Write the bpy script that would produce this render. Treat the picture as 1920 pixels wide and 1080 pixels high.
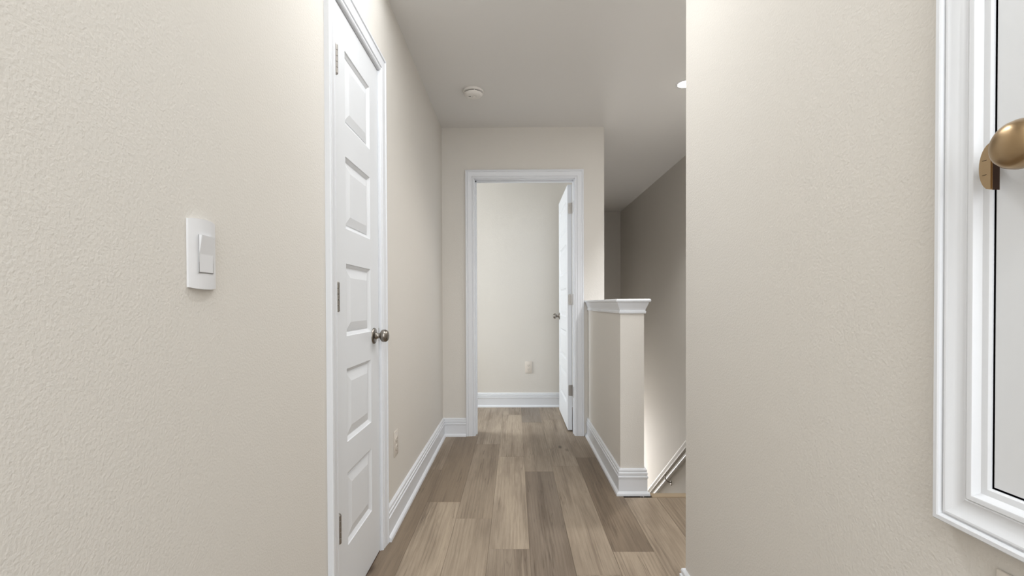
import bpy, bmesh, math, random
from mathutils import Vector, Matrix, Euler
random.seed(7)
for o in list(bpy.data.objects): bpy.data.objects.remove(o)
S = bpy.context.scene
COL = S.collection

# ------------------------------------------------------------------ camera
CAMH = 1.05
cd = bpy.data.cameras.new('camera'); cam = bpy.data.objects.new('camera', cd); COL.objects.link(cam)
cam.location = (0, 0, CAMH)
cd.sensor_width = 36; cd.lens = 890 * 36 / 1920; cd.shift_y = .0203; cd.clip_start = .02
cam.matrix_world = (Matrix.Translation((0, 0, CAMH)) @ Matrix.Rotation(math.radians(.35), 4, 'Z')
                    @ Matrix.Rotation(math.radians(90 - .64), 4, 'X') @ Matrix.Rotation(math.radians(-.2), 4, 'Z'))
S.camera = cam
# ------------------------------------------------------------------ world, lights, exposure
w = bpy.data.worlds.new('world'); S.world = w; w.use_nodes = True
w.node_tree.nodes['Background'].inputs[0].default_value = (.90, .95, 1, 1)
w.node_tree.nodes['Background'].inputs[1].default_value = 1.0
def area(name, loc, rot, sx, sy, power, colr=(1, 1, 1), shape='RECTANGLE', spread=180):
    d = bpy.data.lights.new(name, 'AREA'); d.shape = shape; d.size = sx; d.size_y = sy; d.energy = power; d.color = colr
    d.spread = math.radians(spread)
    o = bpy.data.objects.new(name, d); COL.objects.link(o); o.location = loc; o.rotation_euler = [math.radians(a) for a in rot]
    return o
def spot(name, loc, power, angle, blend, colr, r):
    d = bpy.data.lights.new(name, 'SPOT'); d.energy = power; d.spot_size = math.radians(angle); d.spot_blend = blend
    d.color = colr; d.shadow_soft_size = r
    o = bpy.data.objects.new(name, d); COL.objects.link(o); o.location = loc
    return o
area('daylight_hall', (0, -2.4, 1.35), (90, 0, 0), 1.05, 1.9, 24, (.95, .97, 1))
area('daylight_bedroom', (-2.4, 4.33, 1.35), (90, 0, -90), .8, 1.3, 50, (.87, .94, 1))
area('hall_lamp', (0, 1.42, 2.424), (0, 0, 0), .14, .14, 4.5, (.96, .98, 1), 'DISK')
area('hall_soft_fill', (-.12, 1.65, 2.424), (0, 0, 0), .8, .8, 6.5, (.95, .98, 1))  # unseen soft panel added to brighten the hall side of the half wall
area('hall_rear_fill', (0, -1.1, 2.424), (0, 0, 0), 1.0, 2.2, 29, (.93, .98, 1))  # broad ambient fill added behind the camera, not an actual ceiling fixture
area('landing_fill', (1.15, 1.97, 2.424), (0, 0, 0), .7, .5, 9, (.95, .97, 1))  # soft fill added out of view above the landing to brighten the stairwell
sw_ = spot('stair_wide', (1.087, 3.03, 2.385), 50, 92, .95, (.98, .96, .94), .05)
from mathutils import Vector as _V
sw_.rotation_euler = _V((-1.45, -.55, -2.5)).to_track_quat('-Z', 'Y').to_euler()
sl = spot('stair_lamp', (1.087, 3.03, 2.385), 84, 84, .8, (.95, .96, .97), .04)
sl.rotation_euler = (math.radians(26), 0, math.radians(-34))
area('downstairs_light', (1.15, 6.9, -1.2), (90, 0, 180), .7, 1.2, 28, (1, .99, .98))
S.view_settings.view_transform = 'Standard'; S.view_settings.look = 'None'
S.view_settings.gamma = 1; S.view_settings.use_curve_mapping = False
S.view_settings.exposure = 0.14

# ------------------------------------------------------------------ materials
def srgb(r, g, b):
    return tuple(((c / 255) / 12.92 if c / 255 < .04045 else ((c / 255 + .055) / 1.055) ** 2.4) for c in (r, g, b)) + (1,)
class NT:
    def __init__(s, name):
        s.m = bpy.data.materials.new(name); s.m.use_nodes = True; s.t = s.m.node_tree; s.b = s.t.nodes['Principled BSDF']
    def n(s, kind, **kw):
        x = s.t.nodes.new('ShaderNode' + kind)
        for k, v in kw.items():
            if isinstance(k, str) and hasattr(x, k): setattr(x, k, v)
        return x
    def l(s, a, b): s.t.links.new(a, b)
    def val(s, a, b):
        a.default_value = b
def mat(name, colr, rough=.5, metal=0, bump=0, bscale=200, bdist=.0006, aniso=None, mott=0, spec=.5):
    t = NT(name); b = t.b
    b.inputs['Base Color'].default_value = colr; b.inputs['Roughness'].default_value = rough
    b.inputs['Metallic'].default_value = metal; b.inputs['Specular IOR Level'].default_value = spec
    tc = t.n('TexCoord')
    if bump:
        no = t.n('TexNoise'); no.inputs['Scale'].default_value = bscale; no.inputs['Detail'].default_value = 3
        if aniso:
            mp = t.n('Mapping'); mp.inputs['Scale'].default_value = aniso; t.l(tc.outputs['Object'], mp.inputs[0]); t.l(mp.outputs[0], no.inputs['Vector'])
        else: t.l(tc.outputs['Object'], no.inputs['Vector'])
        bp = t.n('Bump'); bp.inputs['Strength'].default_value = bump; bp.inputs['Distance'].default_value = bdist
        t.l(no.outputs['Fac'], bp.inputs['Height']); t.l(bp.outputs[0], b.inputs['Normal'])
    if mott:
        n2 = t.n('TexNoise'); n2.inputs['Scale'].default_value = 1.3; n2.inputs['Detail'].default_value = 1
        t.l(tc.outputs['Object'], n2.inputs['Vector'])
        mx = t.n('Mix', data_type='RGBA'); mx.inputs[6].default_value = colr
        mx.inputs[7].default_value = tuple(c * (1 - mott * k) for c, k in zip(colr[:3], (.6, .8, 1.2))) + (1,)
        t.l(n2.outputs['Fac'], mx.inputs[0]); t.l(mx.outputs[2], b.inputs['Base Color'])
    return t.m
WALL = mat('painted_drywall', srgb(216, 212, 206), .75, bump=.62, bscale=190, bdist=.0015, mott=.05, spec=.3)
CEIL = mat('ceiling_paint', srgb(226, 224, 221), .9, bump=.3, bscale=90, bdist=.001, spec=.2)
TRIM = mat('white_trim_paint', srgb(222, 224, 228), .38, bump=.05, bscale=60, bdist=.0003)
DOORM = mat('white_door_paint', srgb(220, 222, 225), .42, bump=.12, bscale=160, bdist=.0002, aniso=(1, 1, .06))
PLAST = mat('white_plastic', srgb(220, 220, 222), .3)
CREAM = mat('almond_plastic', srgb(213, 205, 195), .35)
NICK = mat('brushed_nickel', srgb(140, 134, 127), .26, 1, bump=.05, bscale=300)
DETECT = mat('detector_plastic', srgb(234, 230, 225), .5)
HINGE = mat('hinge_steel', srgb(158, 154, 149), .36, 1)
BRONZE = mat('antique_bronze', srgb(166, 142, 110), .30, 1, bump=.03, bscale=90)
DBRONZE = mat('dark_bronze', srgb(58, 40, 30), .5, .6)
DARK = mat('dark_slot', srgb(45, 40, 36), .6)
SUB = mat('subfloor_dark', srgb(70, 58, 48), .9)
RAILP = mat('rail_paint', srgb(214, 211, 206), .35)
NOSE = mat('nosing_wood', srgb(160, 142, 118), .5, bump=.1, bscale=40, aniso=(1, 20, 20))
CARPET = mat('stair_carpet', srgb(150, 140, 128), .95, bump=.8, bscale=500, bdist=.002)
def emit(name, colr, s):
    m = bpy.data.materials.new(name); m.use_nodes = True; b = m.node_tree.nodes['Principled BSDF']
    b.inputs['Base Color'].default_value = colr; b.inputs['Emission Color'].default_value = colr
    b.inputs['Emission Strength'].default_value = s; return m
LED = emit('lamp_lens', (1, .95, .87, 1), 25)

def wood():
    t = NT('oak_vinyl_plank'); b = t.b
    tc = t.n('TexCoord'); oi = t.n('ObjectInfo')
    off = t.n('VectorMath', operation='MULTIPLY_ADD')
    cmb = t.n('CombineXYZ')
    for i in range(3): t.l(oi.outputs['Random'], cmb.inputs[i])
    t.l(cmb.outputs[0], off.inputs[0]); off.inputs[1].default_value = (37, 91, 53)
    t.l(tc.outputs['Object'], off.inputs[2])
    # warp
    wn = t.n('TexNoise'); wn.inputs['Scale'].default_value = 1.0; wn.inputs['Detail'].default_value = 2
    mw = t.n('Mapping'); mw.inputs['Scale'].default_value = (6, 1.6, 1); t.l(off.outputs[0], mw.inputs[0]); t.l(mw.outputs[0], wn.inputs['Vector'])
    wsub = t.n('VectorMath', operation='SUBTRACT'); t.l(wn.outputs['Color'], wsub.inputs[0]); wsub.inputs[1].default_value = (.5, .5, .5)
    wsc = t.n('VectorMath', operation='MULTIPLY_ADD'); t.l(wsub.outputs[0], wsc.inputs[0]); wsc.inputs[1].default_value = (.014, .06, 0); t.l(off.outputs[0], wsc.inputs[2])
    def noise(scale3, det, rough=.55):
        m_ = t.n('Mapping'); m_.inputs['Scale'].default_value = scale3; t.l(wsc.outputs[0], m_.inputs[0])
        n_ = t.n('TexNoise'); n_.inputs['Scale'].default_value = 1; n_.inputs['Detail'].default_value = det; n_.inputs['Roughness'].default_value = rough
        t.l(m_.outputs[0], n_.inputs['Vector']); return n_.outputs['Fac']
    def ramp(src, a, b_, ca=(0, 0, 0, 1), cb=(1, 1, 1, 1)):
        r = t.n('ValToRGB'); r.color_ramp.elements[0].position = a; r.color_ramp.elements[1].position = b_
        r.color_ramp.elements[0].color = ca; r.color_ramp.elements[1].color = cb; t.l(src, r.inputs[0]); return r.outputs[0]
    def mix(f, a, c, mode='MIX', fv=None):
        m_ = t.n('Mix', data_type='RGBA', blend_type=mode)
        if fv is not None: m_.inputs[0].default_value = fv
        else: t.l(f, m_.inputs[0])
        for s_, v in ((m_.inputs[6], a), (m_.inputs[7], c)):
            if isinstance(v, tuple): s_.default_value = v
            else: t.l(v, s_)
        return m_.outputs[2]
    def math_(op, a, c):
        m_ = t.n('Math', operation=op)
        for s_, v in ((m_.inputs[0], a), (m_.inputs[1], c)):
            if isinstance(v, (int, float)): s_.default_value = v
            else: t.l(v, s_)
        return m_.outputs[0]
    sep = t.n('SeparateColor'); t.l(oi.outputs['Color'], sep.inputs[0])
    tone = mix(sep.outputs[0], srgb(126, 110, 92), srgb(180, 164, 144))
    # hue: green channel of object colour slides warm -> grey
    tone = mix(math_('MULTIPLY', sep.outputs[1], .5), tone, srgb(132, 127, 123))
    broad = ramp(noise((9, 1.5, 1), 3, .6), .40, .64)
    tone = mix(math_('MULTIPLY', broad, .5), tone, srgb(108, 94, 80))
    streak = ramp(noise((26, .8, 1), 5, .68), .53, .70)
    tone = mix(math_('MULTIPLY', streak, .6), tone, srgb(92, 77, 63))
    fine = ramp(noise((150, 3.5, 1), 5, .75), .42, .68)
    tone = mix(math_('MULTIPLY', fine, .34), tone, srgb(88, 74, 61))
    cr = noise((34, 1.1, 1), 3, .6)
    line = ramp(math_('ABSOLUTE', math_('SUBTRACT', cr, .5), 0), .0, .022, (1, 1, 1, 1), (0, 0, 0, 1))
    lm = ramp(noise((12, 2.2, 1), 2), .54, .66)
    tone = mix(math_('MULTIPLY', math_('MULTIPLY', line, lm), .55), tone, srgb(74, 61, 50))
    # cathedral rings
    wv = t.n('TexWave'); wv.wave_type = 'RINGS'; wv.rings_direction = 'Z'
    wv.inputs['Scale'].default_value = 1; wv.inputs['Distortion'].default_value = 3.0; wv.inputs['Detail'].default_value = 2; wv.inputs['Detail Scale'].default_value = 1.5
    mp = t.n('Mapping'); mp.inputs['Scale'].default_value = (20, 1.3, 1); t.l(wsc.outputs[0], mp.inputs[0]); t.l(mp.outputs[0], wv.inputs['Vector'])
    mask = ramp(noise((9, 1.3, 1), 1), .5, .62)
    rg = math_('MULTIPLY', ramp(wv.outputs['Fac'], .55, .95), mask)
    tone = mix(math_('MULTIPLY', rg, .22), tone, srgb(84, 68, 54))
    # knots
    mk = t.n('Mapping'); mk.inputs['Scale'].default_value = (6.5, 2.2, 1); t.l(wsc.outputs[0], mk.inputs[0])
    vo = t.n('TexVoronoi'); vo.inputs['Scale'].default_value = 1; t.l(mk.outputs[0], vo.inputs['Vector'])
    kn = ramp(vo.outputs['Distance'], .02, .11, (1, 1, 1, 1), (0, 0, 0, 1))
    kn2 = ramp(noise((3, 1, 1), 0), .44, .54)
    tone = mix(math_('MULTIPLY', math_('MULTIPLY', kn, kn2), .85), tone, srgb(62, 50, 42))
    t.l(tone, b.inputs['Base Color'])
    b.inputs['Roughness'].default_value = .5; b.inputs['Specular IOR Level'].default_value = .35
    bp = t.n('Bump'); bp.inputs['Strength'].default_value = .25; bp.inputs['Distance'].default_value = .0006
    t.l(math_('ADD', fine, streak), bp.inputs['Height']); bp.invert = True; t.l(bp.outputs[0], b.inputs['Normal'])
    return t.m
WOOD = wood()

# ------------------------------------------------------------------ mesh helpers
def link(name, bm, m, parent=None, smooth=None, kind=None, label=None, cat=None, loc=None):
    me = bpy.data.meshes.new(name)
    bmesh.ops.recalc_face_normals(bm, faces=bm.faces)
    bm.to_mesh(me); bm.free()
    ms = m if isinstance(m, (list, tuple)) else [m]
    for q in ms: me.materials.append(q)
    if smooth:
        me.shade_smooth()
        me.set_sharp_from_angle(angle=math.radians(smooth))
    o = bpy.data.objects.new(name, me); COL.objects.link(o)
    if loc: o.location = loc
    if parent: o.parent = parent
    tag(o, label, cat, None, kind)
    return o
def tag(o, label=None, cat=None, group=None, kind=None):
    for k, v in (('label', label), ('category', cat), ('group', group), ('kind', kind)):
        if v: o[k] = v
def empty(name, loc, label, cat, group=None, kind=None, rz=0):
    o = bpy.data.objects.new(name, None); COL.objects.link(o); o.location = loc; o.rotation_euler[2] = rz
    o.empty_display_size = .05
    tag(o, label, cat, group, kind); return o
def box(bm, x0, x1, y0, y1, z0, z1, mi=0):
    v = [bm.verts.new((x, y, z)) for x in (x0, x1) for y in (y0, y1) for z in (z0, z1)]
    fs = [bm.faces.new([v[i] for i in q]) for q in ((0, 1, 3, 2), (4, 6, 7, 5), (0, 4, 5, 1), (2, 3, 7, 6), (0, 2, 6, 4), (1, 5, 7, 3))]
    for f in fs: f.material_index = mi
    return v
def bbox(bm, x0, x1, y0, y1, z0, z1, bev=.001, seg=1, mi=0):
    t = bmesh.new(); box(t, x0, x1, y0, y1, z0, z1, mi)
    bmesh.ops.bevel(t, geom=list(t.edges) + list(t.verts), offset=bev, segments=seg, affect='EDGES', profile=.5)
    for f in t.faces: f.material_index = mi
    me = bpy.data.meshes.new('t'); t.to_mesh(me); t.free(); bm.from_mesh(me); bpy.data.meshes.remove(me)
def prism(bm, pts, ax, a0, a1, mi=0):
    """extrude a 2-D outline along axis ax (0,1,2)"""
    def P(p, a):
        if ax == 0: return (a, p[0], p[1])
        if ax == 1: return (p[0], a, p[1])
        return (p[0], p[1], a)
    A = [bm.verts.new(P(p, a0)) for p in pts]; B = [bm.verts.new(P(p, a1)) for p in pts]
    n = len(pts); fs = [bm.faces.new(A), bm.faces.new(B[::-1])]
    for i in range(n): fs.append(bm.faces.new([A[i], B[i], B[(i + 1) % n], A[(i + 1) % n]]))
    for f in fs: f.material_index = mi
    return fs
def lathe(bm, prof, axis, origin, seg=32, mi=0, sc=(1, 1)):
    """prof: (distance along axis, radius)"""
    ax = Vector(axis).normalized(); u = ax.orthogonal().normalized()
    if abs(ax.z) < .9: u = Vector((0, 0, 1)).cross(ax).normalized()
    v = ax.cross(u); o = Vector(origin); rings = []
    for (h, r) in prof:
        if r < 1e-6: rings.append([bm.verts.new(o + ax * h)])
        else: rings.append([bm.verts.new(o + ax * h + (u * math.cos(2 * math.pi * i / seg) * sc[0] + v * math.sin(2 * math.pi * i / seg) * sc[1]) * r) for i in range(seg)])
    for a, b in zip(rings, rings[1:]):
        for i in range(seg):
            j = (i + 1) % seg
            if len(a) == 1 and len(b) == 1: continue
            if len(a) == 1: f = bm.faces.new([a[0], b[i], b[j]])
            elif len(b) == 1: f = bm.faces.new([a[i], a[j], b[0]])
            else: f = bm.faces.new([a[i], a[j], b[j], b[i]])
            f.material_index = mi
    for r_ in (rings[0], rings[-1]):
        if len(r_) > 1: bm.faces.new(r_).material_index = mi
def sweep(bm, path, N, prof, closed=False, flip=False):
    """prof = (a along in-plane left normal, b along N), mitred"""
    N = Vector(N).normalized(); P = [Vector(p) for p in path]; n = len(P); rings = []
    def nl(i, j):
        d = (P[j] - P[i]).normalized(); l = N.cross(d); return -l if flip else l
    for i in range(n):
        if closed: a, b = nl((i - 1) % n, i), nl(i, (i + 1) % n)
        elif i == 0: a = b = nl(0, 1)
        elif i == n - 1: a = b = nl(n - 2, n - 1)
        else: a, b = nl(i - 1, i), nl(i, i + 1)
        m_ = (a + b); m_ = m_ / (m_.length ** 2 / 2) if m_.length > 1e-6 else a
        rings.append([bm.verts.new(P[i] + m_ * p[0] + N * p[1]) for p in prof])
    k = len(prof)
    for i in range(n if closed else n - 1):
        A, B = rings[i], rings[(i + 1) % n]
        for j in range(k): bm.faces.new([A[j], A[(j + 1) % k], B[(j + 1) % k], B[j]])
    if not closed: bm.faces.new(rings[0]); bm.faces.new(rings[-1][::-1])
def tube(bm, pts, r, seg=12):
    P = [Vector(p) for p in pts]; rings = []
    up = Vector((.13, .2, .97))
    for i, p in enumerate(P):
        d = (P[min(i + 1, len(P) - 1)] - P[max(i - 1, 0)]).normalized()
        u = d.cross(up).normalized(); v = d.cross(u)
        rings.append([bm.verts.new(p + (u * math.cos(2 * math.pi * k / seg) + v * math.sin(2 * math.pi * k / seg)) * r) for k in range(seg)])
    for a, b in zip(rings, rings[1:]):
        for k in range(seg): bm.faces.new([a[k], a[(k + 1) % seg], b[(k + 1) % seg], b[k]])
    bm.faces.new(rings[0]); bm.faces.new(rings[-1][::-1])

# ------------------------------------------------------------------ dimensions
XL, XR = -.574, .578          # hallway faces
YE = 3.755                    # end wall
H = 2.438
XH = .706                     # outer face of the half wall / stair-side wall
YH = 2.600                    # near end of half wall
XS = 1.610                    # stair side wall
YB = 7.24                     # stair back wall
YC = 1.608                    # corner of near right wall
YF, YF2 = YE + .115, 4.812    # far room
D1a, D1b, D1H = 1.514, 2.000, 2.03        # left door leaf
D2a, D2b, D2H = -.314, .470, 2.030        # end door opening
D3y, D3z, D3top = .5755, .8238, 1.95
T = .12

# ------------------------------------------------------------------ structure: walls
def wallmesh(name, boxes, label, m=WALL):
    bm = bmesh.new()
    for b in boxes: box(bm, *b)
    return link(name, bm, m, kind='structure', label=label, cat='wall' if 'ceil' not in name else 'ceiling')
wallmesh('wall_left', [(XL - T, XL, -2.5, D1a - .02, 0, H), (XL - T, XL, D1b + .02, YE + T, 0, H), (XL - T, XL, D1a - .02, D1b + .02, D1H + .02, H),
                       (XL - T - .5, XL - T, D1a - .1, D1b + .1, 0, H)],
         'long textured greige hallway wall on the left')
wallmesh('wall_right', [(XR, XR + T, D3y + .004, YC, 0, H), (XR, XR + T, -2.5, D3y + .004, 0, D3z - .004), (XR, XR + T, -2.5, -.06, D3z - .004, H), (XR, XR + T, -.06, D3y + .004, D3top, H),
                        (XR + T, XR + T + .3, -.1, D3y + .1, .7, 2.05), (XR + T, XS + T, YC - T, YC, 0, H)],
         'textured greige wall in the right foreground ending at a corner')
wallmesh('wall_end', [(XL, D2a - .02, YE, YF, 0, H), (D2b + .02, XH, YE, YF, 0, H), (D2a - .02, D2b + .02, YE, YF, D2H + .02, H)],
         'greige wall at the hallway end around the open doorway')
wallmesh('wall_stair', [(XS, XS + T, YC, YB + T, -3, H)], 'shaded greige stairwell wall with the handrail')
wallmesh('wall_stair_back', [(XH - .126, XS, YB, YB + T, -3, H)], 'darkest narrow wall at the far end of the stairwell')
wallmesh('wall_stair_left', [(XH - .126, XH, YF, YB, -3, H), (XH - .126, XH, YH, YF, -3, -.02), (XH, XS, YH - .13, YH - .01, -3, -.2)],
         'stairwell wall hidden behind the half wall')
wallmesh('wall_far', [(-2.6, XR, YF2, YF2 + T, 0, H), (-2.6 - T, -2.6, YE, YF2 + T, 0, H), (-2.6, XL - T, YE, YF, 0, H)],
         'bright beige wall of the room beyond the doorway')
bm = bmesh.new(); box(bm, XL - T, XS + T, -2.5, YB + T, H, H + .1); box(bm, -2.6 - T, XL - T, YE, YF2 + T, H, H + .1)
link('ceiling', bm, CEIL, kind='structure', label='smooth grey-beige ceiling over hallway and stairwell', cat='ceiling')

# half wall with its moulded cap
hw = empty('wall_half', (XH - .065, YH, 0), 'waist-high greige half wall guarding the stairwell', 'wall', kind='structure')
def rel(o, parent):
    o.parent = parent; o.location = -Vector(parent.location); return o
bm = bmesh.new(); box(bm, XR - .002, XH, YH, YE, 0, .995)
rel(link('wall_body', bm, WALL), hw)
bm = bmesh.new()
capp = [(-.05, -.001), (.008, -.001), (.010, .010), (.006, .013), (.006, .018), (.010, .028), (.016, .042), (.021, .056), (.021, .060), (.029, .062), (.031, .068), (.029, .075), (.026, .077), (-.05, .077)]
sweep(bm, [(XR, YE - .0, .995), (XR, YH, .995), (XH, YH, .995), (XH, YE, .995)], (0, 0, 1), capp, flip=True)
rel(link('cap', bm, TRIM, smooth=30, label='white crown-moulded cap'), hw)
for b in [o for o in hw.children if o.name == 'cap']:
    bmt = bmesh.new(); bmt.from_mesh(b.data); box(bmt, XR, XH, YH, YE, 1.03, 1.071); bmt.to_mesh(b.data); bmt.free()

# ------------------------------------------------------------------ floor with planks
floor = empty('floor', (0, 0, 0), 'grey-brown wood plank floor of the hallway', 'floor', kind='structure')
bm = bmesh.new(); box(bm, XL - .05, XS, -2.5, YH - .05, -.2, -.006); box(bm, XL - .05, XR + .1, YH - .05, YF2, -.2, -.006); box(bm, -2.6, XL - .05, YF, YF2, -.2, -.006)
link('subfloor', bm, SUB, floor)
PW, PL = .1755, 1.225
seams = {0: 2.989, 1: 2.501, 2: 2.307, 3: 2.018, 4: 2.953, 5: 3.05, 6: 1.997, 7: 2.78, 8: 1.55, 9: 2.35, 10: 1.95, 11: 2.45, -1: 1.7}
# tone (0 dark .. 1 light) and greyness by column and number of planks beyond the seam above
tones = {(0, 0): (.55, 0), (0, -1): (.12, 0), (0, 1): (.6, .3), (1, -1): (.85, 0), (1, 0): (.15, 0), (1, 1): (.85, .4), (2, -1): (.72, .1), (2, 0): (.48, .1),
         (2, 1): (.9, .4), (3, -1): (.58, .3), (3, 0): (.92, .15), (3, 1): (.92, .3), (3, 2): (.9, .4), (4, -1): (.14, .45), (4, 0): (.62, .3), (4, 1): (.25, 1),
         (5, -1): (.62, .15), (5, 0): (.7, .25), (5, 1): (.8, .5), (6, -1): (.72, 0), (6, 0): (.12, 0), (6, 1): (.5, .2), (7, -1): (.78, 0), (7, -2): (.7, 0), (7, 0): (.6, 0),
         (8, 0): (.5, 0), (8, -1): (.7, 0), (9, 0): (.6, 0), (9, -1): (.75, 0), (10, 0): (.4, 0), (5, -2): (.5, 0), (4, -2): (.7, 0)}
def plank(x0, x1, y0, y1, col, k):
    cx, cy = (x0 + x1) / 2, (y0 + y1) / 2; hx, hy = (x1 - x0) / 2 - .0003, (y1 - y0) / 2 - .0003
    bm = bmesh.new(); b = .0009
    lo = [bm.verts.new((sx * hx, sy * hy, -.006)) for sx, sy in ((-1, -1), (1, -1), (1, 1), (-1, 1))]
    mi_ = [bm.verts.new((sx * hx, sy * hy, -.0006)) for sx, sy in ((-1, -1), (1, -1), (1, 1), (-1, 1))]
    hi = [bm.verts.new((sx * (hx - b), sy * (hy - b), 0)) for sx, sy in ((-1, -1), (1, -1), (1, 1), (-1, 1))]
    bm.faces.new(hi); bm.faces.new(lo[::-1])
    for A, B in ((lo, mi_), (mi_, hi)):
        for i in range(4): bm.faces.new([A[i], A[(i + 1) % 4], B[(i + 1) % 4], B[i]])
    o = link('plank', bm, WOOD, floor, loc=(cx, cy, 0))
    t, g = tones.get((col, k), (random.uniform(.3, .85), random.uniform(0, .3)))
    o.color = (t, g, 0, 1)
for c in range(-12, 13):
    x0 = -.4675 + (c - 1) * PW; x1 = x0 + PW
    s0 = seams.get(c, 1.3 + random.random() * 1.2)
    for k in range(-5, 4):
        y0, y1 = s0 + k * PL, s0 + (k + 1) * PL
        # clip to the floor's outline
        if c <= 6: ymax = YF2
        else: ymax = YH - .045
        xa, xb = x0, x1
        if xb <= XL - .03: ymin = YF + .001
        else: ymin = -2.4
        if xa < XL - .03 < xb:
            if y1 > YF:
                pass
            xa2 = XL - .03
            a, b = max(y0, ymin), min(y1, ymax)
            if b - a > .02: plank(xa2, xb, a, b, c, k)
            continue
        xb = min(xb, XS - .002)
        if xb - xa < .01: continue
        if xb <= XL - .03: xa, xb = max(xa, -2.59), xb
        if xb - xa < .02: continue
        a, b = max(y0, ymin), min(y1, ymax)
        if c == 7 and y1 > YH - .045: b = min(y1, YH - .045)
        if b - a > .02: plank(xa, xb, a, b, c, k)

# ------------------------------------------------------------------ baseboards
BP = [(0, 0), (.028, 0), (.028, .004), (.026, .012), (.020, .019), (.0145, .021), (.0145, .090), (.018, .094), (.018, .103), (.0125, .106), (.0125, .110), (.016, .113),
      (.016, .122), (.011, .125), (.011, .129), (.013, .132), (.012, .139), (.009, .143), (0, .144)]
def baseboard(name, path, flip, label):
    bm = bmesh.new(); sweep(bm, path, (0, 0, 1), BP, flip=flip)
    return link(name, bm, TRIM, smooth=25, kind='structure', label=label, cat='baseboard')
CW = .068
baseboard('baseboard_left', [(XL, D1b + .008 + CW, 0), (XL, YE, 0), (D2a - .006 - CW, YE, 0)], True, 'white stepped baseboard running from the closet door to the doorway')
baseboard('baseboard_left_front', [(XL, -2.4, 0), (XL, D1a - .008 - CW, 0)], True, 'white baseboard on the left wall nearest the camera')
baseboard('baseboard_half', [(XR, YE, 0), (XR, YH, 0), (XH, YH, 0), (XH, YH + .035, 0)], True, 'white stepped baseboard wrapping the half wall')
baseboard('baseboard_right', [(XS, YC, 0), (XR, YC, 0), (XR, -2.4, 0)], True, 'white baseboard at the corner of the right foreground wall')
baseboard('baseboard_stair', [(XS, YC, 0), (XS, YH - .05, 0)], False, 'white baseboard on the landing beside the stairs')
baseboard('baseboard_far', [(-2.6, YF2, 0), (XR, YF2, 0)], True, 'white baseboard in the room beyond the doorway')

# ------------------------------------------------------------------ casings and jambs
CP = [(0, 0), (0, .008), (.004, .011), (.010, .011), (.013, .008), (.016, .008), (.019, .0125), (.036, .0125), (.048, .016), (.052, .0135), (.055, .0135), (.058, .018), (.066, .018), (.068, .015), (.068, 0)]
def casing(bm, pts, N, flip, prof=CP, closed=False): sweep(bm, pts, N, prof, closed, flip)
# trim_1 : left closet door
bm = bmesh.new()
a, b = D1a - .008, D1b + .008
casing(bm, [(XL, a, 0), (XL, a, D1H + .006), (XL, b, D1H + .006), (XL, b, 0)], (1, 0, 0), False)
for (y0, y1, z0, z1) in ((D1a - .02, D1a - .003, 0, D1H + .02), (D1b + .003, D1b + .02, 0, D1H + .02), (D1a - .02, D1b + .02, D1H + .003, D1H + .02)):
    box(bm, XL - T, XL + .001, y0, y1, z0, z1)
for (y0, y1, z0, z1) in ((D1a - .003, D1a + .010, 0, D1H + .003), (D1b - .010, D1b + .003, 0, D1H + .003), (D1a, D1b, D1H - .010, D1H + .003)):
    box(bm, XL - .07, XL - .040, y0, y1, z0, z1)
link('trim_1', bm, TRIM, smooth=25, kind='structure', label='white moulded casing around the closed left door', cat='door frame')
# trim_2 : end doorway
bm = bmesh.new()
a, b = D2a - .006, D2b + .006
casing(bm, [(a, YE, 0), (a, YE, D2H + .004), (b, YE, D2H + .004), (b, YE, 0)], (0, -1, 0), False)
casing(bm, [(a, YF, 0), (a, YF, D2H + .004), (b, YF, D2H + .004), (b, YF, 0)], (0, 1, 0), True)
for (x0, x1, z0, z1) in ((D2a - .02, D2a, 0, D2H + .02), (D2b, D2b + .02, 0, D2H + .02), (D2a - .02, D2b + .02, D2H, D2H + .02)):
    box(bm, x0, x1, YE - .001, YF + .001, z0, z1)
for (x0, x1, z0, z1) in ((D2a, D2a + .010, 0, D2H), (D2b - .004, D2b, 0, D2H), (D2a, D2b, D2H - .010, D2H)):
    box(bm, x0, x1, YE + .045, YE + .075, z0, z1)
link('trim_2', bm, TRIM, smooth=25, kind='structure', label='white moulded casing around the open end doorway', cat='door frame')
# trim_3 : access door in the right foreground
CP3 = [(0, -.004), (0, .003), (.002, .005), (.009, .006), (.0115, .0085), (.014, .0130), (.0155, .0135), (.020, .0135), (.0215, .0115), (.0230, .0125), (.028, .0108), (.034, .0105),
       (.040, .0120), (.0465, .0160), (.0490, .0162), (.0505, .0135), (.0520, .0138), (.0535, .0185), (.0550, .0198), (.0600, .0198), (.0620, .0175), (.0620, 0)]
CP3 = [(p[0], p[1]) for p in CP3]
bm = bmesh.new()
Y0_3 = -.055
sweep(bm, [(XR, D3y, D3z), (XR, Y0_3, D3z), (XR, Y0_3, D3top - .01), (XR, D3y, D3top - .01)], (-1, 0, 0), [(p[0], p[1]) for p in CP3], closed=True, flip=True)
for (y0, y1, z0, z1) in ((D3y, D3y + .004, D3z - .004, D3top), (Y0_3 - .004, Y0_3, D3z - .004, D3top), (Y0_3, D3y, D3z - .004, D3z), (Y0_3, D3y, D3top - .01, D3top)):
    box(bm, XR - .001, XR + T, y0, y1, z0, z1)
for (y0, y1, z0, z1) in ((D3y - .014, D3y, D3z, D3top - .01), (Y0_3, Y0_3 + .014, D3z, D3top - .01), (Y0_3, D3y, D3z, D3z + .014), (Y0_3, D3y, D3top - .024, D3top - .01)):
    box(bm, XR + .0215, XR + .034, y0, y1, z0, z1)
t3 = link('trim_3', bm, TRIM, smooth=22, kind='structure', label='white picture-frame casing around the small raised door at right', cat='door frame')

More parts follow.
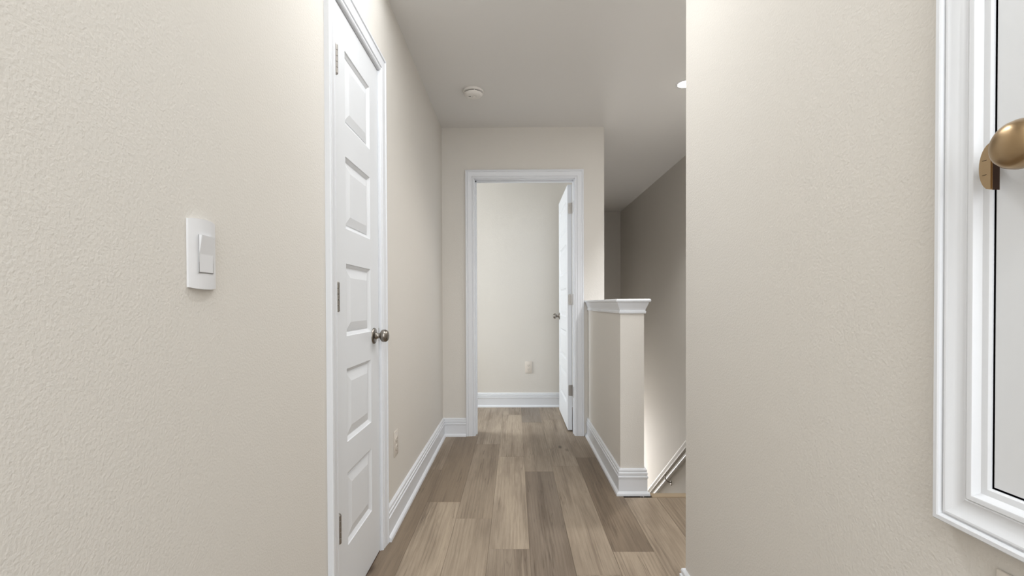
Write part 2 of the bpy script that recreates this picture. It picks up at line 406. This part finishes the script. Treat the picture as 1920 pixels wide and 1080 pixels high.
# ------------------------------------------------------------------ doors
def leaf(bm, W, Hh, th, cells, rd=.010, mw=.013):
    """leaf in local x 0..W, z 0..H, faces at y=0 (front, -y side) and y=th; cells = list of (x0,x1,z0,z1)"""
    xs = sorted({0, W} | {c[0] for c in cells} | {c[1] for c in cells}); zs = sorted({0, Hh} | {c[2] for c in cells} | {c[3] for c in cells})
    for y, s in ((0, 1), (th, -1)):
        for i in range(len(xs) - 1):
            for j in range(len(zs) - 1):
                x0, x1, z0, z1 = xs[i], xs[i + 1], zs[j], zs[j + 1]
                if any(abs(c[0] - x0) < 1e-6 and abs(c[2] - z0) < 1e-6 for c in cells):
                    R = []
                    for ins, d in ((0, 0), (.002, .003), (mw * .75, rd * .75), (mw, rd)):
                        R.append([bm.verts.new(p) for p in ((x0 + ins, y + s * d, z0 + ins), (x1 - ins, y + s * d, z0 + ins), (x1 - ins, y + s * d, z1 - ins), (x0 + ins, y + s * d, z1 - ins))])
                    for A, B in zip(R, R[1:]):
                        for k in range(4): bm.faces.new([A[k], A[(k + 1) % 4], B[(k + 1) % 4], B[k]])
                    bm.faces.new(R[-1])
                else:
                    bm.faces.new([bm.verts.new(p) for p in ((x0, y, z0), (x1, y, z0), (x1, y, z1), (x0, y, z1))])
    for q in (((0, 0, 0), (W, 0, 0), (W, th, 0), (0, th, 0)), ((0, 0, Hh), (W, 0, Hh), (W, th, Hh), (0, th, Hh)), ((0, 0, 0), (0, th, 0), (0, th, Hh), (0, 0, Hh)), ((W, 0, 0), (W, th, 0), (W, th, Hh), (W, 0, Hh))):
        bm.faces.new([bm.verts.new(p) for p in q])
    bmesh.ops.remove_doubles(bm, verts=bm.verts, dist=1e-5)
def panelmesh(w_, h_, th, rd=.010, mw=.013, gap=.004, slope=.030, up=.0015):
    bm = bmesh.new()
    for y, s in ((0, 1), (th, -1)):
        R = []
        for ins, d in ((mw + gap, rd + .0005), (mw + gap, rd - .0015), (mw + gap + slope, up), (mw + gap + slope + .001, up)):
            R.append([bm.verts.new(p) for p in ((ins, y + s * d, ins), (w_ - ins, y + s * d, ins), (w_ - ins, y + s * d, h_ - ins), (ins, y + s * d, h_ - ins))])
        for A, B in zip(R, R[1:]):
            for k in range(4): bm.faces.new([A[k], A[(k + 1) % 4], B[(k + 1) % 4], B[k]])
        bm.faces.new(R[-1]); bm.faces.new(R[0])
    return bm
ZP = [(1.664, 1.911), (1.307, 1.553), (.940, 1.188), (.577, .828), (.221, .472)]
def knob(name, parent, org, ax, m, R=.027, so=.048, rose_r=.033, sc=1):
    bm = bmesh.new()
    prof = [(0, rose_r), (.003, rose_r), (.0055, rose_r * .93), (.0075, rose_r * .72), (.0085, .016), (.014, .0125), (.020, .0105), (so - R * .72, .0105), (so - R * .66, R * .5), (so - R * .55, R * .74), (so - R * .38, R * .92),
            (so - R * .15, R), (so + R * .12, R * .985), (so + R * .36, R * .88), (so + R * .52, R * .72), (so + R * .62, R * .5), (so + R * .67, R * .25), (so + R * .68, 0)]
    lathe(bm, prof, ax, org, 40)
    return link(name, bm, m, parent, smooth=50)
def hinge_pin(parent, org, m=HINGE, h=.092, r=.0074, leafdir=None):
    bm = bmesh.new(); x, y, z = org
    for i in range(5):
        z0 = z - h / 2 + i * h / 5
        lathe(bm, [(0, r * .85), (.0008, r), (h / 5 - .0012, r), (h / 5 - .0004, r * .85)], (0, 0, 1), (x, y, z0), 16)
    lathe(bm, [(-.003, r * .5), (-.002, r * .8), (h + .001, r * .8), (h + .0035, r * .6), (h + .004, 0)], (0, 0, 1), (x, y, z - h / 2), 12)
    if leafdir: box(bm, *leafdir)
    return link('hinge', bm, m, parent, smooth=40)

# door_1 : closed, on the left wall, face at XL, local x -> world +Y, local y -> world -X
d1 = empty('door_1', (XL - .002, D1a, .008), 'closed narrow white five-panel door on the left wall', 'door', kind='structure', rz=math.radians(90))
W1 = D1b - D1a
cells = [(.105, .378, z0 - .008, z1 - .008) for z0, z1 in ZP]
bm = bmesh.new(); leaf(bm, W1, D1H - .008, .035, cells); link('door_leaf', bm, DOORM, d1)
pm = None
for c in cells:
    if pm is None:
        o = link('panel', panelmesh(c[1] - c[0], c[3] - c[2], .035), DOORM, d1, loc=(c[0], 0, c[2])); pm = o
    else:
        q = pm.copy(); COL.objects.link(q); q.location = (c[0], 0, c[2]); q.scale[2] = (c[3] - c[2]) / (cells[0][3] - cells[0][2])
knob('knob', d1, (W1 - .068, 0, .912), (0, -1, 0), NICK, R=.026, so=.044, rose_r=.033)
for z in (1.822, 1.065, .318): hinge_pin(d1, (.002, -.0080, z), leafdir=(-.004, .008, -.004, .002, z - .044, z + .044))
bm = bmesh.new(); box(bm, W1 - .0005, W1 + .0025, -.0015, .02, .885, .941); link('strike_plate', bm, HINGE, d1)
bm = bmesh.new(); box(bm, -.001, W1 + .001, .001, .10, -.0078, -.0018); link('threshold', bm, mat('dark_red_threshold', srgb(70, 40, 30), .6), d1)

# door_2 : open 90 degrees into the far room; hinge at right jamb. local x -> world +Y, local y -> world +X
LX = .431
d2 = empty('door_2', (LX, YF + .012, .012), 'open white five-panel door swung into the far room', 'door', kind='structure', rz=0)
W2 = .760
# build in world-aligned coords: x' = local x along Y
def remap(bm):       # (x,y,z) -> (y, x, z)
    for v in bm.verts: v.co = Vector((v.co.y, v.co.x, v.co.z))
    return bm
cells2 = [(.115, W2 - .115, z0 - .02, z1 - .02) for z0, z1 in ZP]
bm = bmesh.new(); leaf(bm, W2, 2.005, .035, cells2); link('door_leaf', remap(bm), DOORM, d2)
pm = None
for c in cells2:
    if pm is None:
        o = link('panel', remap(panelmesh(c[1] - c[0], c[3] - c[2], .035)), DOORM, d2, loc=(0, c[0], c[2])); pm = o
    else:
        q = pm.copy(); COL.objects.link(q); q.location = (0, c[0], c[2]); q.scale[2] = (c[3] - c[2]) / (cells2[0][3] - cells2[0][2])
knob('knob', d2, (0, W2 - .065, .915), (-1, 0, 0), NICK, R=.026, so=.046)
knob('knob', d2, (.035, W2 - .065, .915), (1, 0, 0), NICK, R=.026, so=.046)
for z in (1.812, 1.068, .325):
    bm = bmesh.new(); x1 = D2b - LX
    # leaf on the door edge with rounded corners, knuckle, leaf on the jamb
    pts = []
    for (cx, cz, a0) in ((.034 - .0, z + .044 - .0, None), (.034, z - .044, None)): pts.append((cx, cz))
    r = .008; out = [(.036, z + .044), (.036, z - .044)]
    for k in range(5):
        a_ = math.pi * (1.5 - k / 8); out.append((.006 + r + r * math.cos(a_), z - .044 + r + r * math.sin(a_)))
    for k in range(5):
        a_ = math.pi * (1 - k / 8); out.append((.006 + r + r * math.cos(a_), z + .044 - r + r * math.sin(a_)))
    prism(bm, out, 1, -.0022, .0005)
    lathe(bm, [(0, .0055), (.088, .0055)], (0, 0, 1), (.0365, -.005, z - .044), 14)
    box(bm, x1 - .0025, x1 - .0002, -.085, -.006, z - .044, z + .044)
    for zz in (z - .028, z, z + .028):
        lathe(bm, [(0, .003), (.001, .0025), (.0012, 0)], (0, -1, 0), (.020, -.0022, zz), 10)
    link('hinge', bm, HINGE, d2, smooth=30)

# door_3 : small raised door in the right foreground, face at x = XR+.003
d3 = empty('door_3', (XR - .001, Y0_3 + .0025, D3z + .0025), 'small raised white door with a bronze knob, right foreground', 'door', kind='structure')
bm = bmesh.new(); W3, H3 = D3y - Y0_3 - .005, D3top - .01 - D3z - .005
leaf(bm, W3, H3, .022, [(.08, W3 - .13, .09, H3 / 2 - .05), (.08, W3 - .13, H3 / 2 + .05, H3 - .09)]); link('door_leaf', remap(bm), DOORM, d3)
for z0 in (.09, H3 / 2 + .05):
    h_ = H3 / 2 - .14; link('panel', remap(panelmesh(W3 - .21, h_, .022)), DOORM, d3, loc=(0, .08, z0))
knob('knob', d3, (0, .500 - (Y0_3 + .0025), 1.2145 - D3z - .0025), (-1, 0, 0), BRONZE, R=.0258, so=.051, rose_r=.030)
# latch keeper, a half-round bronze plate on the casing edge
bm = bmesh.new(); yE = .5552; pts = [(yE, .0280), (yE, -.0272)]
for k in range(15):
    a_ = -math.radians(66) + k / 14 * math.radians(156)
    pts.append((yE + .002 + .0145 * math.cos(a_), .001 + .0275 * math.sin(a_)))
pts = [(p[0], 1.2070 + p[1]) for p in pts]
prism(bm, pts, 0, XR - .0250, XR - .0155)
bmesh.ops.recalc_face_normals(bm, faces=bm.faces)
for f in bm.faces:
    if f.normal.y < -.9: f.material_index = 1  # flat cut edge of the plate takes the darker bronze
bmesh.ops.bevel(bm, geom=[e for e in bm.edges if len(e.link_faces) == 2 and abs(e.verts[0].co.x - e.verts[1].co.x) < 1e-6 and min(v.co.x for v in e.verts) < XR - .02], offset=.0012, segments=2, affect='EDGES')
for zz in (.009, -.008): box(bm, XR - .0253, XR - .0249, yE + .006, yE + .011, 1.2070 + zz - .0003, 1.2070 + zz + .0003, 1)
box(bm, XR - .0165, XR - .004, D3y - .003, D3y + .001, 1.198, 1.216)
box(bm, XR - .0165, XR - .012, yE + .004, D3y + .002, 1.198, 1.216)
link('strike_plate', bm, [BRONZE, DBRONZE], t3, smooth=40, label='half-round bronze latch plate')

# ------------------------------------------------------------------ stairs
st = empty('staircase', (XH, YH, 0), 'carpeted flight going down beyond the landing edge', 'stairs', kind='structure')
rise, run, NS = .19, .254, 14
Lst = XS - .003 - (XH + .003)
bm0 = bmesh.new(); bbox(bm0, 0, Lst, 0, run + .02, -.03, 0, .006)
tr = link('tread', bm0, CARPET, st, loc=(.003, .002, -rise))
bm0 = bmesh.new(); box(bm0, 0, Lst, 0, .012, -rise + .001, -.03 + .029)
rs = link('riser', bm0, CARPET, st, loc=(.003, .002, 0))
for i in range(1, NS):
    q = tr.copy(); COL.objects.link(q); q.location = (.003, .002 + i * run, -rise * (i + 1))
    q = rs.copy(); COL.objects.link(q); q.location = (.003, .022 + i * run, -rise * i - .03)
bm0 = bmesh.new(); box(bm0, .003, Lst + .003, NS * run + .02, YB - YH, -rise * (NS + 0) - .15, -rise * NS - .0)
link('landing', bm0, CARPET, st)
# stair nosing on the floor edge
bm = bmesh.new()
prism(bm, [(YH - .047, 0), (YH - .045, .004), (YH - .006, .0065), (YH + .004, .004), (YH + .007, -.004), (YH + .004, -.014), (YH - .006, -.018), (YH - .047, -.018)], 0, XH + .031, XS - .001)
link('trim_4', bm, NOSE, smooth=40, kind='structure', label='light brown wooden nosing strip at the head of the stairs', cat='nosing')

# ------------------------------------------------------------------ handrail
def railz(y): return -.25 - .76 * (y - 4.3)
hr = empty('handrail', (1.545, 2.8, railz(2.8)), 'white handrail sloping down the stairwell wall on metal brackets', 'handrail')
base = Vector(hr.location)
def sweep_rail(prof, y0, y1, x):
    bm = bmesh.new(); d = Vector((0, 1, -.76)).normalized(); up = Vector((0, .76, 1)).normalized(); X = Vector((1, 0, 0))
    A = Vector((x, y0, railz(y0))) - base; B = Vector((x, y1, railz(y1))) - base
    R = [[bm.verts.new(P + X * p[0] + up * p[1]) for p in prof] for P in (A, B)]
    n = len(prof)
    for i in range(n): bm.faces.new([R[0][i], R[0][(i + 1) % n], R[1][(i + 1) % n], R[1][i]])
    bm.faces.new(R[0]); bm.faces.new(R[1][::-1]); return bm
rp = [(-.017, -.026), (.017, -.026), (.019, -.006), (.026, .004), (.026, .016), (.018, .026), (.006, .030), (-.006, .030), (-.018, .026), (-.026, .016), (-.026, .004), (-.019, -.006)]
link('rail', sweep_rail(rp, 2.9, 6.3, 1.545), RAILP, hr, smooth=35)
bp_ = [(.064, -.004), (.054, -.006), (.049, -.012), (.047, -.022), (.049, -.033), (.055, -.040), (.064, -.042)]
link('wall_strip', sweep_rail(bp_, 2.9, 6.3, 1.545), RAILP, hr, smooth=45)
for y in (3.4, 4.86, 6.0):
    z = railz(y); P = Vector((1.545, y, z)) - base
    k = math.hypot(1, .76)
    bm = bmesh.new()
    c0 = P + Vector((-.002, .0, -.026 * k))
    pl = Vector((.061, .035, -.135)) + P
    tube(bm, [c0 + Vector((0, 0, .004)), c0 + Vector((-.006, .004, -.016)), c0 + Vector((-.004, .012, -.040)), c0 + Vector((.008, .022, -.066)), c0 + Vector((.030, .03, -.088)), pl + Vector((.002, 0, .004))], .0048, 10)
    bk = link('bracket', bm, NICK, hr, smooth=50)
    bm = bmesh.new(); lathe(bm, [(0, .005), (.0, .018), (.004, .025), (.006, .025)], (1, 0, 0), (pl.x - .003, pl.y, pl.z), 20)
    link('bracket_plate', bm, NICK, bk, smooth=40)

# ------------------------------------------------------------------ light switch (left wall)
SW = Vector((XL, .865, 1.141))
sw = empty('light_switch', SW, 'white rocker light switch plate on the left foreground wall', 'light switch')
def L(y, z, x): return (x, y, z)
def shell(bm, outline, offs):
    """outline fn(inset)->pts (y,z) ; offs list of (inset, x)"""
    R = [[bm.verts.new((x, p[0], p[1])) for p in outline(i)] for i, x in offs]
    n = len(R[0])
    for A, B in zip(R, R[1:]):
        for i in range(n): bm.faces.new([A[i], A[(i + 1) % n], B[(i + 1) % n], B[i]])
    bm.faces.new(R[-1]); bm.faces.new(R[0])
def arcplate(i):
    hw_, hh = .0375 - i, .0605 - i; pts = []
    for k in range(9):
        t_ = -1 + k / 4; pts.append((t_ * hw_, hh + .0035 * (1 - t_ * t_) - .001 * (abs(t_) > .99)))
    for k in range(9):
        t_ = 1 - k / 4; pts.append((t_ * hw_, -hh - .0015 * (1 - t_ * t_)))
    return pts
bm = bmesh.new()
# plate bowed across its width: thick centre, thin edges
rows = 17; cols = 13
def pz(u): return .0605 + .0030 * (1 - u * u)
def thick(u, v): return .0035 + .0065 * (1 - abs(u) ** 2.6)
G = []
for i in range(cols):
    u = -1 + 2 * i / (cols - 1); G.append([bm.verts.new((thick(u, 0), u * .0375, (-1 + 2 * j / (rows - 1)) * pz(u))) for j in range(rows)])
Bk = [[bm.verts.new((0, v.co.y, v.co.z)) for v in r_] for r_ in G]
for i in range(cols - 1):
    for j in range(rows - 1):
        bm.faces.new([G[i][j], G[i + 1][j], G[i + 1][j + 1], G[i][j + 1]])
    for j in (0, rows - 1): bm.faces.new([G[i][j], G[i + 1][j], Bk[i + 1][j], Bk[i][j]])
for i in (0, cols - 1):
    for j in range(rows - 1): bm.faces.new([G[i][j], G[i][j + 1], Bk[i][j + 1], Bk[i][j]])
link('plate', bm, PLAST, sw, smooth=30)
# raised frame around the rocker and the tilted rocker
bm = bmesh.new()
prism(bm, [(.0075, -.0335), (.0105, -.033), (.0108, .000), (.0160, .0335), (.0085, .0345), (.0075, .033)], 1, -.0195, .0195)
bmesh.ops.bevel(bm, geom=list(bm.edges), offset=.0006, segments=2, affect='EDGES')
rk = link('rocker', bm, PLAST, sw)
bm = bmesh.new(); box(bm, .0098, .0104, -.0202, .0202, -.0343, .0343)
link('rocker_gap', bm, mat('switch_gap', srgb(120, 118, 116), .6), sw)

# ------------------------------------------------------------------ outlets
def outlet(loc, rz, m, label, hh=.060, ww=.036):
    e = empty('wall_outlet', loc, label, 'outlet', rz=rz)
    bm = bmesh.new(); bbox(bm, -ww, ww, -.0055, 0, -hh, hh, .0025, 2); link('cover_plate', bm, m, e, smooth=40)
    for s in (1, -1):
        bm = bmesh.new(); out = []
        for k in range(24):
            a_ = 2 * math.pi * k / 24; out.append((.0165 * math.cos(a_), s * .0195 + max(-.0135, min(.0135, .0165 * math.sin(a_)))))
        prism(bm, out, 1, -.0080, -.0050)
        bmesh.ops.remove_doubles(bm, verts=bm.verts, dist=1e-5)
        r_ = link('socket', bm, m, e, smooth=40)
        bm = bmesh.new()
        for x_, h_ in ((-.0062, .0042), (.0062, .0034)): box(bm, x_ - .0011, x_ + .0011, -.0083, -.0079, s * .0195 - h_ + .002, s * .0195 + h_ + .002)
        lathe(bm, [(0, .0022), (.0004, .0022)], (0, -1, 0), (0, -.0079, s * .0195 - .0085), 12)
        link('slots', bm, DARK, r_)
    bm = bmesh.new(); lathe(bm, [(0, .003), (.001, .0028), (.0013, 0)], (0, -1, 0), (0, -.0054, 0), 14); link('screw', bm, m, e)
    return e
outlet((XL, 2.262, .385), math.radians(90), CREAM, 'cream outlet low on the left wall past the closed door')
outlet((.137, YF2, .402), 0, CREAM, 'cream outlet on the far room wall seen through the doorway')
outlet((XR, .531, .672), math.radians(-90), CREAM, 'cream outlet under the raised door at the right edge')

# ------------------------------------------------------------------ smoke detector
sd = empty('smoke_detector', (-.266, 3.11, H), 'round white smoke detector on the ceiling', 'smoke detector')
bm = bmesh.new(); lathe(bm, [(0, .066), (.006, .068), (.012, .067), (.014, .062), (.014, .0)], (0, 0, -1), (0, 0, 0), 48)
link('mounting_plate', bm, DETECT, sd, smooth=35)
bm = bmesh.new(); lathe(bm, [(.0135, .050), (.0215, .050)], (0, 0, -1), (0, 0, 0), 48); link('vent_gap', bm, DARK, sd, smooth=35)
bm = bmesh.new(); lathe(bm, [(.0205, .060), (.0225, .0615), (.026, .060), (.034, .052), (.038, .044), (.0395, .034), (.0395, .022), (.0385, .0205), (.0385, 0)], (0, 0, -1), (0, 0, 0), 48)
link('cover', bm, DETECT, sd, smooth=35)
for k in range(4):
    a_ = 2 * math.pi * (k + .12) / 4
    bm = bmesh.new(); box(bm, .0545, .0605, -.0022, .0022, -.0215, -.0135)
    o = link('rib', bm, DETECT, sd); o.rotation_euler[2] = a_
bm = bmesh.new(); lathe(bm, [(.038, .012), (.0415, .012), (.042, .010), (.042, 0)], (0, 0, -1), (.006, .004, 0), 24); link('test_button', bm, DETECT, sd, smooth=40)
bm = bmesh.new(); box(bm, -.030, -.016, -.012, -.007, -.0402, -.0392); link('speaker_slot', bm, DARK, sd)

# ------------------------------------------------------------------ recessed lamps
def downlight(x, y, r, label, lens=LED):
    e = empty('recessed_light', (x, y, H), label, 'ceiling light')
    bm = bmesh.new(); lathe(bm, [(0, r + .012), (.003, r + .011), (.0045, r + .004), (.004, r), (.001, r - .004), (.001, 0)], (0, 0, -1), (0, 0, 0), 40)
    link('trim_ring', bm, PLAST, e, smooth=40)
    bm = bmesh.new(); lathe(bm, [(.0012, r * .92), (.006, r * .86), (.011, r * .6), (.014, r * .3), (.0148, 0)], (0, 0, -1), (0, 0, 0), 40)
    link('lens', bm, lens, e, smooth=60)
    return e
downlight(1.087, 3.03, .048, 'bright recessed ceiling lamp over the stairs, half hidden by the wall corner')
downlight(0, 1.42, .075, 'recessed hallway ceiling lamp above the closed left door')
